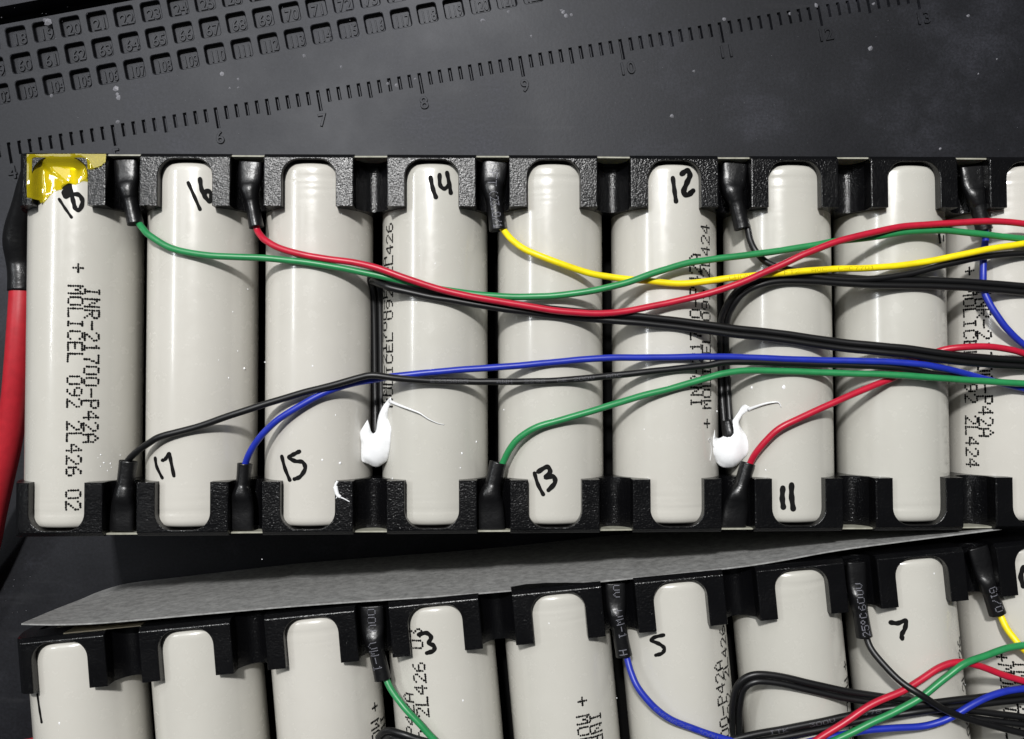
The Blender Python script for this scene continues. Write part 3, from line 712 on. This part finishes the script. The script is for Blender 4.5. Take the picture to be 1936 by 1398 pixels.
# pack two
T2 = -1.9
balance_wire('green balance wire from the tab near handwritten 3 on the fish paper pack', topt(703, 1146, 706, 1205, 724, 1284, 21, 19, 15.5),
    [(724, 1272, T2), (730.5, 1285, T2), (740.4, 1304.7, -1), (763, 1336, .4), (791.7, 1367, 1.2), (820, 1398, 1.5), (880, 1450, 1.5), (1100, 1490, 2), (1400, 1470, 2.6), (1520, 1425, 3.0), (1586, 1397, 3.2), (1648, 1366, 3.4), (1694, 1345, 3.6), (1740, 1320, 3.8), (1786, 1283, 3.8), (1823, 1255.5, 3.8), (1863, 1240, 3.2), (1903, 1226, 2.6), (1936, 1220, 2.4), (2000, 1212, 2.4)], 2.0, M_GREEN,
    [('00V', 0.5, 1.5, 1.5, 1, 0.1), ('VW-1', 6.6, 1.5, 1.5, 1, 0.3)])
balance_wire('blue balance wire leaving the tab beside handwritten 5', topt(1163, 1103, 1165, 1158, 1180, 1240, 19, 17.5, 15),
    [(1181, 1228, T2), (1185, 1242, T2), (1193, 1270.5, -.9), (1207.5, 1302, .3), (1236, 1336, 1.2), (1270, 1361.6, 1.4), (1313, 1378.7, 1.2), (1355, 1393, 1.0), (1420, 1408, 1.2), (1490, 1410, 1.6), (1571, 1394, 1.9), (1632, 1382, 2.1), (1679, 1377, 2.2), (1740, 1374, 2.4), (1780, 1365, 2.8), (1808, 1351, 3.0), (1833, 1335.6, 3.0), (1863, 1320, 2.9), (1894, 1309, 2.7), (1936, 1302, 2.4), (2000, 1295, 2.4)], 1.6, M_BLUE,
    [('0V', 0.3, 1.3, 1.3, 1, -.2), ('VW-1', 5.2, 1.4, 1.35, 1, -.3), ('H', 12.6, 1.3, 1.3, 1, 0.2)], wprint=('CHONGZHE 300V', 12.0, M_PRINT))
balance_wire('thin black wire from the tab printed 600V, crossing over crimson and green wires', topt(1618, 1063, 1621, 1125, 1634, 1204, 18, 17, 15),
    [(1636, 1194, T2), (1638.6, 1206, T2), (1648, 1228, -1), (1672.5, 1258.6, .8), (1703, 1289, 2.8), (1740, 1314, 4.4), (1786, 1342, 4.2), (1833, 1360, 3.2), (1936, 1388, 2.4), (2000, 1404, 2)], 2.0, M_BLACK,
    [('600V', 3.6, 1.3, 1.3, -1, 0.0), ('25oC', 9.3, 1.2, 1.3, -1, 0.0)])
balance_wire('yellow balance wire leaving the tab close to handwritten 7', topt(1848, 1035, 1865, 1098, 1886, 1161, 19, 18, 15.5),
    [(1885, 1152, T2), (1891, 1163, T2), (1903, 1188, -.6), (1919, 1209, .8), (1936, 1228, 1.6), (1990, 1270, 1.6)], 1.2, M_YEL,
    [('G1/0', 7.7, 1.35, 1.4, 1, 0.0)])
cr = thing('balance_wire', 'crimson wire looping over the black cables beside handwritten 7', 'wire', (0, 0, 0))
cpath = path3([(1470, 1450, 2.0), (1549, 1396, 2.6), (1602, 1363, 3.0), (1648, 1332.5, 3.0), (1703, 1308, 3.0), (1740, 1286, 2.8), (1777, 1262, 2.6), (1811, 1252.5, 2.4), (1848, 1258.6, 2.2), (1894, 1275.6, 1.8), (1936, 1288, 1.6), (2000, 1305, 1.6)], 2.4); v, f = loft(cpath, [WR] * len(cpath), [WR] * len(cpath), 12)
obj('insulation', mesh_from('insulation', v, f, True), M_RED, cr)

def twin(label, pts, h0, sep, wprint=None, bead=None):
    """two black conductors side by side; pts are the photo points of the middle line"""
    w0 = px(pts[0][0], pts[0][1], ZC); t = thing('sensor_cable', label, 'cable', (w0.x, w0.y, 0), 0.0, None)
    inv = Vector((-w0.x, -w0.y, 0))
    P = [p + inv for p in path3(pts, h0)]; fr = frames(P); n = len(P)
    for s in (-1, 1):
        Q = []
        for k in range(n):
            sd = fr[k][1].copy(); sd.z = 0
            sd = sd.normalized() if sd.length > 1e-4 else Vector((1, 0, 0))
            Q.append(P[k] + sd * (s * sep / 2) + Vector((0, 0, 0.12 * s * math.sin(k * 0.11))))
        v, f = loft(Q, [0.66] * n, [0.66] * n, 12); w = obj('conductor', mesh_from('conductor', v, f, True), M_BLACK, t)
        if wprint and s == -1: text_on_path('print', wprint[0], Q, [0.66] * n, [0.66] * n, wprint[1], 1.3, 0.7, M_PRINT, w, 1, 0.055)
    if bead:
        C = [px(x, y, ZC + h) + inv for x, y, h, r_ in catmull(bead, 5)]; rr = [q[3] for q in catmull(bead, 5)]
        v, f = loft(C, rr, rr, 14); obj('sensor_bead', mesh_from('sensor_bead', v, f, True), M_SHRINK, t)
    return t
twin('black twin sensor cable ending in the silicone dab with the long thread', [(716, 822, -7), (716, 780, -8.2), (715, 720, -9), (714, 640, -9.2), (713, 580, -9.2), (711, 550, -8.6), (706, 531, -6.4), (706, 526, -3.4), (716, 530, -1.0), (730, 535, .1), (747, 541, .6), (811.6, 555, .8), (863, 563, .8), (950, 578, .8), (1055, 592, .7), (1132, 598, .7), (1210, 605, .7), (1300, 615, .7), (1400, 628, .8), (1463, 635, .8), (1586, 652, 1.2), (1709, 664.6, 2.2), (1802, 677, 2.3), (1936, 688, 1.6), (2010, 694, 1.4)], .8, 1.25,
     None, [(713, 815, -6.4, .9), (714, 845, -6.4, 1.4), (714, 868, -6.4, 1.1)])
twin('black twin sensor cable ending in the silicone dab with the hooked thread', [(1378, 830, -6.0), (1374, 790, -7), (1369, 720, -8.6), (1367, 660, -7.6), (1369, 609, -4.4), (1380, 578, -1.6), (1401, 551, .0), (1432, 534, .8), (1478, 526, .9), (1555.5, 528, .8), (1648, 533.5, .8), (1771, 536.5, .8), (1863, 541, .8), (1936, 547, .8), (2010, 553, .8)], .8, 1.2,
     None, [(1375, 795, -5.6, 1.0), (1380, 820, -5.2, 1.5), (1383, 845, -5.4, 1.2)])
twin('black twin sensor cable bending out of the gap beside handwritten 5', [(1390, 1420, -4.5), (1391, 1370, -3.4), (1392, 1335, -2.0), (1400, 1301, -.2), (1423, 1284, .7), (1463, 1284, .9), (1525, 1297, 1.0), (1602, 1314, 1.0), (1679, 1326, 1.0), (1740, 1335, .9), (1833, 1350, .9), (1936, 1364, .9), (2010, 1374, .9)], .9, 1.35)
twin('black printed twin cable running under the crimson and green wires', [(1330, 1420, .8), (1414, 1399, .9), (1478.5, 1387, 1.0), (1555.5, 1371, 1.0), (1648, 1352, 1.0), (1740, 1338.7, 2.4), (1833, 1327, 2.2), (1936, 1316.6, 1.6), (2010, 1310, 1.4)], 1.0, 1.35, ('ITK   300V   4478', 13.0))
twin('short black twin cable end beside handwritten 3 emerging from between cells', [(720, 1398, -3.5), (733, 1388, -1.2), (760, 1395, .6), (800, 1408, .8), (900, 1430, .8)], .8, 1.2)

# ------------------------------------------------------------------ thick power cables
def power_cable(label, pts, sleeve):
    w0 = px(pts[0][0], pts[0][1], pts[0][2]); t = thing('power_cable', label, 'cable', (w0.x, w0.y, 0)); inv = Vector((-w0.x, -w0.y, 0))
    q = catmull(pts, 7); P = [px(x, y, z) + inv for x, y, z, r_ in q]; rr = [a[3] for a in q]
    v, f = loft(P, rr, rr, 24); obj('insulation', mesh_from('insulation', v, f, True), M_RCABLE, t)
    if sleeve:
        q = catmull(sleeve, 6); P = [px(a[0], a[1], a[2]) + inv for a in q]
        v, f = loft(P, [a[3] for a in q], [a[3] for a in q], 20); obj('heat_shrink_tube', mesh_from('heat_shrink_tube', v, f, True), M_SHRINK, t)
power_cable('thick red cable with black heat shrink beside the amber taped end', [(44, 500, 20, 2.6), (43, 560, 20, 2.75), (39, 620, 20, 2.75), (33, 700, 19, 2.75), (25, 780, 17, 2.75), (14, 850, 15, 2.75), (2, 905, 13, 2.75), (-12, 970, 10, 2.75), (-26, 1040, 7, 2.75), (-60, 1160, 3.2, 2.75), (-90, 1290, 2.8, 2.75)],
            [(58, 318, 27, 1.6), (52, 350, 26, 2.0), (45, 390, 24, 2.4), (38, 430, 22, 3.0), (36, 460, 21, 3.2), (40, 495, 20, 3.0), (43, 520, 20, 3.0), (43, 551, 20, 3.05)])
power_cable('short stretch of red cable beside the end cell with thin ink stroke', [(115, 1392, 12, 2.0), (90, 1404, 12, 2.2), (62, 1416, 12, 2.4), (20, 1430, 10, 2.6), (-30, 1480, 6, 2.75)], None)

# ------------------------------------------------------------------ silicone dabs, draped over the cells and filling the gap
def drape(x, y):
    z = ZC - 5.2
    c = round(x / PITCH); dx = x - c * PITCH
    if abs(dx) < R: z = max(z, ZA + math.sqrt(R * R - dx * dx))
    return z
def blob(label, outline, scale, ox, oy, tails, hmax, group=None):
    pts = [(ox + a / scale, oy + b_ / scale) for a, b_ in outline]
    cl = catmull(pts + [pts[0]], 4)[:-1]
    W = [px(x, y, ZC - 2.2) for x, y in cl]
    cx = sum(p.x for p in W) / len(W); cy = sum(p.y for p in W) / len(W)
    poly = [(p.x, p.y) for p in W]; n = len(poly)
    def inside(x, y):
        r_ = False
        for i in range(n):
            x1, y1 = poly[i]; x2, y2 = poly[(i + 1) % n]
            if (y1 > y) != (y2 > y) and x < (x2 - x1) * (y - y1) / (y2 - y1) + x1: r_ = not r_
        return r_
    def dist(x, y):
        m = 1e9
        for i in range(n):
            x1, y1 = poly[i]; x2, y2 = poly[(i + 1) % n]; dx, dy = x2 - x1, y2 - y1
            t = max(0, min(1, ((x - x1) * dx + (y - y1) * dy) / (dx * dx + dy * dy + 1e-12))); m = min(m, math.hypot(x - x1 - t * dx, y - y1 - t * dy))
        return m
    xs = [p[0] for p in poly]; ys = [p[1] for p in poly]; V2 = [Vector(p) for p in poly]; step = 0.3
    y = min(ys)
    while y < max(ys):
        x = min(xs)
        while x < max(xs):
            if inside(x, y) and dist(x, y) > 0.12: V2.append(Vector((x, y)))
            x += step
        y += step
    res = delaunay_2d_cdt(V2, [(i, (i + 1) % n) for i in range(n)], [], 1, 1e-5)
    vv, tris = res[0], res[2]
    v = []; zt = []
    for q in vv:
        d = dist(q.x, q.y); h = hmax * math.sqrt(max(0, 1 - (1 - min(1, d / 2.6)) ** 2))
        base = drape(q.x, q.y)
        lump = 0.18 * math.sin(q.x * 1.3 + q.y * .7) * math.sin(q.y * 1.1 + 1) * min(1, d)
        z = base + 0.06 + h + lump if base > ZC - 5.1 else base + 0.3 + h * 1.35 + lump
        v.append((q.x, q.y, z))
    # relax heights so the dab bridges the gap smoothly
    nb = [set() for _ in v]
    for t in tris:
        for a in range(3):
            nb[t[a]].add(t[(a + 1) % 3]); nb[t[(a + 1) % 3]].add(t[a])
    for it in range(14):
        nz = []
        for k, p in enumerate(v):
            m = sum(v[j][2] for j in nb[k]) / max(1, len(nb[k])); nz.append(max(drape(p[0], p[1]) + 0.05, p[2] * .4 + m * .6) if k >= n else p[2])
        v = [(p[0], p[1], z) for p, z in zip(v, nz)]
    m = len(v); low = [(p[0], p[1], min(p[2] - 0.25, drape(p[0], p[1]) - 0.1)) for p in v]
    F_ = [tuple(t) for t in tris] + [tuple(x + m for x in t[::-1]) for t in tris]
    F_ += [(i, (i + 1) % n, (i + 1) % n + m, i + m) for i in range(n)]
    allv = v + low
    t = thing('silicone_dab', label, 'silicone', (cx, cy, 0), 0, group); off = Vector((cx, cy, 0))
    obj('dab', mesh_from('dab', [Vector(p) - off for p in allv], F_, True), M_SIL, t)
    for pts, w0, w1, lift in tails:
        q = catmull([(ox + a / scale, oy + b_ / scale) for a, b_ in pts], 6); P = []; k_ = 0
        for i, (x, y) in enumerate(q):
            p = px(x, y, ZC - 1.5); u = i / (len(q) - 1)
            for _ in range(4): p = px(x, y, drape(p.x, p.y) + 0.15 + lift * math.sin(math.pi * min(1, u * 1.1)))
            P.append(p - off)
        rr = [(w0 + (w1 - w0) * (i / (len(q) - 1)) ** 0.6) / scale / 9.8 / 2 for i in range(len(q))]
        vv_, ff_ = loft(P, rr, rr, 10); obj('thread', mesh_from('thread', vv_, ff_, True), M_SIL, t)
blob('white silicone dab with long thread in the gap between cells 15 and 14', [(320, 580), (275, 650), (215, 745), (205, 800), (222, 930), (220, 1050), (232, 1190), (300, 1230), (345, 1247), (400, 1275), (470, 1285), (540, 1245), (610, 1195), (640, 1110), (665, 960), (675, 830), (685, 720), (650, 610), (622, 545), (640, 400), (690, 335), (720, 310), (685, 285), (672, 245), (630, 270), (590, 320), (540, 390), (490, 500), (462, 620), (445, 740), (405, 785), (370, 750), (345, 660)], 7.768, 650, 720,
     [([(680, 305), (800, 355), (900, 393), (1000, 430), (1120, 480), (1240, 560), (1380, 625), (1470, 645)], 52, 9, 0.6)], 1.25)
blob('white silicone dab with short hooked thread in the gap between cells 12 and 11', [(210, 730), (180, 840), (170, 960), (180, 1070), (210, 1140), (250, 1220), (330, 1285), (430, 1300), (520, 1280), (600, 1210), (680, 1110), (700, 980), (680, 830), (640, 740), (580, 640), (600, 570), (650, 490), (720, 410), (690, 375), (655, 355), (610, 400), (570, 470), (500, 570), (440, 670), (400, 760), (340, 830), (280, 855), (230, 830)], 7.765, 1330, 720,
     [([(670, 420), (760, 385), (880, 345), (1000, 320), (1100, 320), (1140, 385)], 60, 12, 0.5), ([(180, 975), (150, 980), (130, 900), (100, 845), (70, 870), (105, 920), (115, 1040), (95, 1180)], 10, 5, 0.1)], 1.25)
# small smear on the holder
sm = thing('silicone_smear', 'small white silicone smear on the black holder beside handwritten 15', 'silicone', (0, 0, 0))
for k, (pts, w0, w1) in enumerate((([(638, 910), (634, 920), (636, 932), (643, 940), (650, 943), (661, 949)], 5.5, 1.6), ([(634, 920), (638, 935), (644, 940)], 9, 6), ([(641, 934), (635, 943)], 2.5, 1.2))):
    q = catmull(pts, 6); P = [px(x, y, ZT + 0.12) for x, y in q]
    rr = [(w0 + (w1 - w0) * i / (len(q) - 1)) / 9.8 / 2 for i in range(len(q))]
    v, f = loft(P, rr, [min(.3, a) for a in rr], 10); obj('smear_strand', mesh_from('smear_strand', v, f, True), M_SIL, sm)

# ------------------------------------------------------------------ amber tape over the corner of the first pack
def tape_z(x, y):
    # surface under the film: holder block, opening, cell crest
    inside_notch = abs(x) < NW and y < YN
    zcell = ZA + math.sqrt(max(0, R * R - x * x))
    if inside_notch:
        d = min(NW - abs(x), YN - y); k = max(0, 1 - d / 1.3)
        z = zcell + (ZT - zcell) * k ** 1.6
    elif y < YI: z = zcell
    else: z = ZT
    if y > YO - 0.8: z = min(z, ZT - (y - (YO - 0.8)) * 1.1)
    if x < -6.1: z = min(z, ZT - 0.35 * (-6.1 - x) ** 1.75)
    return z + 0.09
outl = [(372, 92), (700, 84), (1000, 84), (1412, 86), (1412, 130), (1408, 190), (1340, 250), (1240, 285), (1130, 295), (1150, 350), (1160, 388), (1060, 410), (970, 470), (900, 462), (830, 500), (800, 540), (700, 560), (640, 610), (600, 650), (540, 700), (508, 722), (500, 684), (440, 676), (372, 662), (370, 400)]
scz = 6.988
W = [px(a / scz, 280 + b_ / scz, ZT - 0.3) for a, b_ in outl]
poly = []
for i in range(len(W)):
    a, b_ = W[i], W[(i + 1) % len(W)]; nseg = max(1, int((b_ - a).length / 0.5))
    for k in range(nseg): poly.append(a.lerp(b_, k / nseg))
n = len(poly)
def ins(x, y):
    r_ = False
    for i in range(n):
        x1, y1 = poly[i].x, poly[i].y; x2, y2 = poly[(i + 1) % n].x, poly[(i + 1) % n].y
        if (y1 > y) != (y2 > y) and x < (x2 - x1) * (y - y1) / (y2 - y1) + x1: r_ = not r_
    return r_
V2 = [Vector((p.x, p.y)) for p in poly]
y = min(p.y for p in poly)
while y < max(p.y for p in poly):
    x = min(p.x for p in poly)
    while x < max(p.x for p in poly):
        if ins(x, y) and min((p.x - x) ** 2 + (p.y - y) ** 2 for p in poly) > 0.02: V2.append(Vector((x, y)))
        x += 0.27
    y += 0.27
res = delaunay_2d_cdt(V2, [(i, (i + 1) % n) for i in range(n)], [], 1, 1e-5)
org = Vector((0, 30, 0))
def wr(x, y): return 0.20 * max(0, math.sin(x * .75 + y * 1.0 + 1.0)) ** 4 + 0.16 * max(0, math.sin(x * 1.35 - y * .6)) ** 5
zs = [tape_z(q.x, q.y) + 0.05 + max(0, wr(q.x, q.y)) for q in res[0]]; nbr = [set() for _ in zs]
for t in res[2]:
    for a in range(3): nbr[t[a]].update((t[(a + 1) % 3], t[(a + 2) % 3]))
for it in range(7): zs = [max(tape_z(q.x, q.y) - 0.03, 0.4 * zs[k] + 0.6 * sum(zs[j] for j in nbr[k]) / max(1, len(nbr[k]))) for k, q in enumerate(res[0])]
v = [Vector((q.x, q.y, z)) - org for q, z in zip(res[0], zs)]
tp = obj('tape', mesh_from('tape', v, [tuple(t) for t in res[2]], True), M_TAPE, None, org)
tag(tp, 'glossy amber tape stuck over the holder corner at cell 18', 'tape')

# ------------------------------------------------------------------ crumbs of solder and dust
v, f = [], []
def speck(c, r_, sq=0.6):
    i = len(v); ring = 6
    v.append(c + Vector((0, 0, r_ * sq)))
    a0 = random.uniform(0, 6)
    for k in range(ring):
        a = a0 + 2 * math.pi * k / ring; rr = r_ * random.uniform(.6, 1.25); v.append(c + Vector((rr * math.cos(a), rr * math.sin(a), -0.02)))
    for k in range(ring): f.append((i, i + 1 + k, i + 1 + (k + 1) % ring))
for x, y, r_ in ((98, 181, .5), (575, 105, .5), (450, 150, .35), (434, 167, .3), (450, 166, .3), (912, 40, .7), (961, 22, .45), (1062, 20, .5), (1072, 30, .45), (1646, 91, .7), (1312, 135, .45), (1369, 36, .5), (1493, 26, .4), (1543, 10, .6), (1652, 8, .5), (1830, 30, .45), (1270, 220, .5), (90, 42, .9), (84, 38, .7), (750, 162, .55), (733, 158, .4), (645, 127, .4), (785, 150, .35), (222, 231, .6), (1778, 282, .4), (1850, 140, .3), (1885, 112, .3), (1005, 69, .4), (1080, 28, .4)):
    speck(px(x, y, 0.0), r_)
for x, y, u in ((218, 168, 0), (221, 178, 0), (224, 185, 0), (1065, 23, 0), (1070, 30, 0), (420, 140, 0)): speck(px(x, y, 0.0), random.uniform(.5, .8), .3)
for k in range(225):
    x, y = random.uniform(0, 1936), random.uniform(0, 290) if k < 210 else random.uniform(1010, 1180)
    if k >= 210: x = random.uniform(0, 60)
    speck(px(x, y, 0.0), random.choice((.05, .06, .07, .09, .12)))
dm = obj('solder_crumbs', mesh_from('solder_crumbs', v, f), M_DUST); tag(dm, 'pale solder crumbs and dust scattered over the dark mat', 'crumbs', kind='stuff')
v, f = [], []
for x, y, r_ in ((190, 860, .3), (196, 875, .35), (208, 877, .35), (190, 882, .25), (203, 890, .3), (227, 861, .25), (185, 866, .2), (210, 884, .25), (413, 681, .25), (449, 664, .3), (461, 697, .6), (432, 715, .3), (482, 685, .3), (591, 692, .4), (634, 785, .3), (609, 870, .4), (642, 876, .6), (742, 905, .3), (900, 836, .5), (873, 857, .5), (870, 885, .3), (953, 775, .35), (466, 1062, .2), (1218, 812, .3), (1355, 778, .4), (1448, 889, .4), (1422, 733, .6), (1482, 732, .9), (1624, 547, .3), (112, 1368, .5), (1038, 1179, .35), (875, 1325, .4), (1166, 1320, .35), (1766, 1085, .4), (1843, 1296, .3), (468, 547, .3), (440, 590, .3), (555, 556, .3), (823, 498, .3), (787, 573, .4), (646, 405, .3), (793, 484, .25)):
    pk, cells = (A, cellsA) if y < 1030 else (B, cellsB)
    p = px(x, y, ZC - 1.0); lp = pk.local(p); ci = max(0, min(NC - 1, round(lp.x / PITCH))); th, yy = pk.on_cell(ci, x, y)
    q = Vector(surf(th, yy, R + 0.02)) + Vector((ci * PITCH, 0, ZA)); c, s = math.cos(pk.a), math.sin(pk.a)
    speck(Vector((pk.o.x + q.x * c - q.y * s, pk.o.y + q.x * s + q.y * c, q.z)), r_ * .5, .5)
dm2 = obj('silicone_crumbs', mesh_from('silicone_crumbs', v, f, True), M_SIL); tag(dm2, 'tiny white crumbs stuck to the pale cell wraps', 'crumbs', kind='stuff')
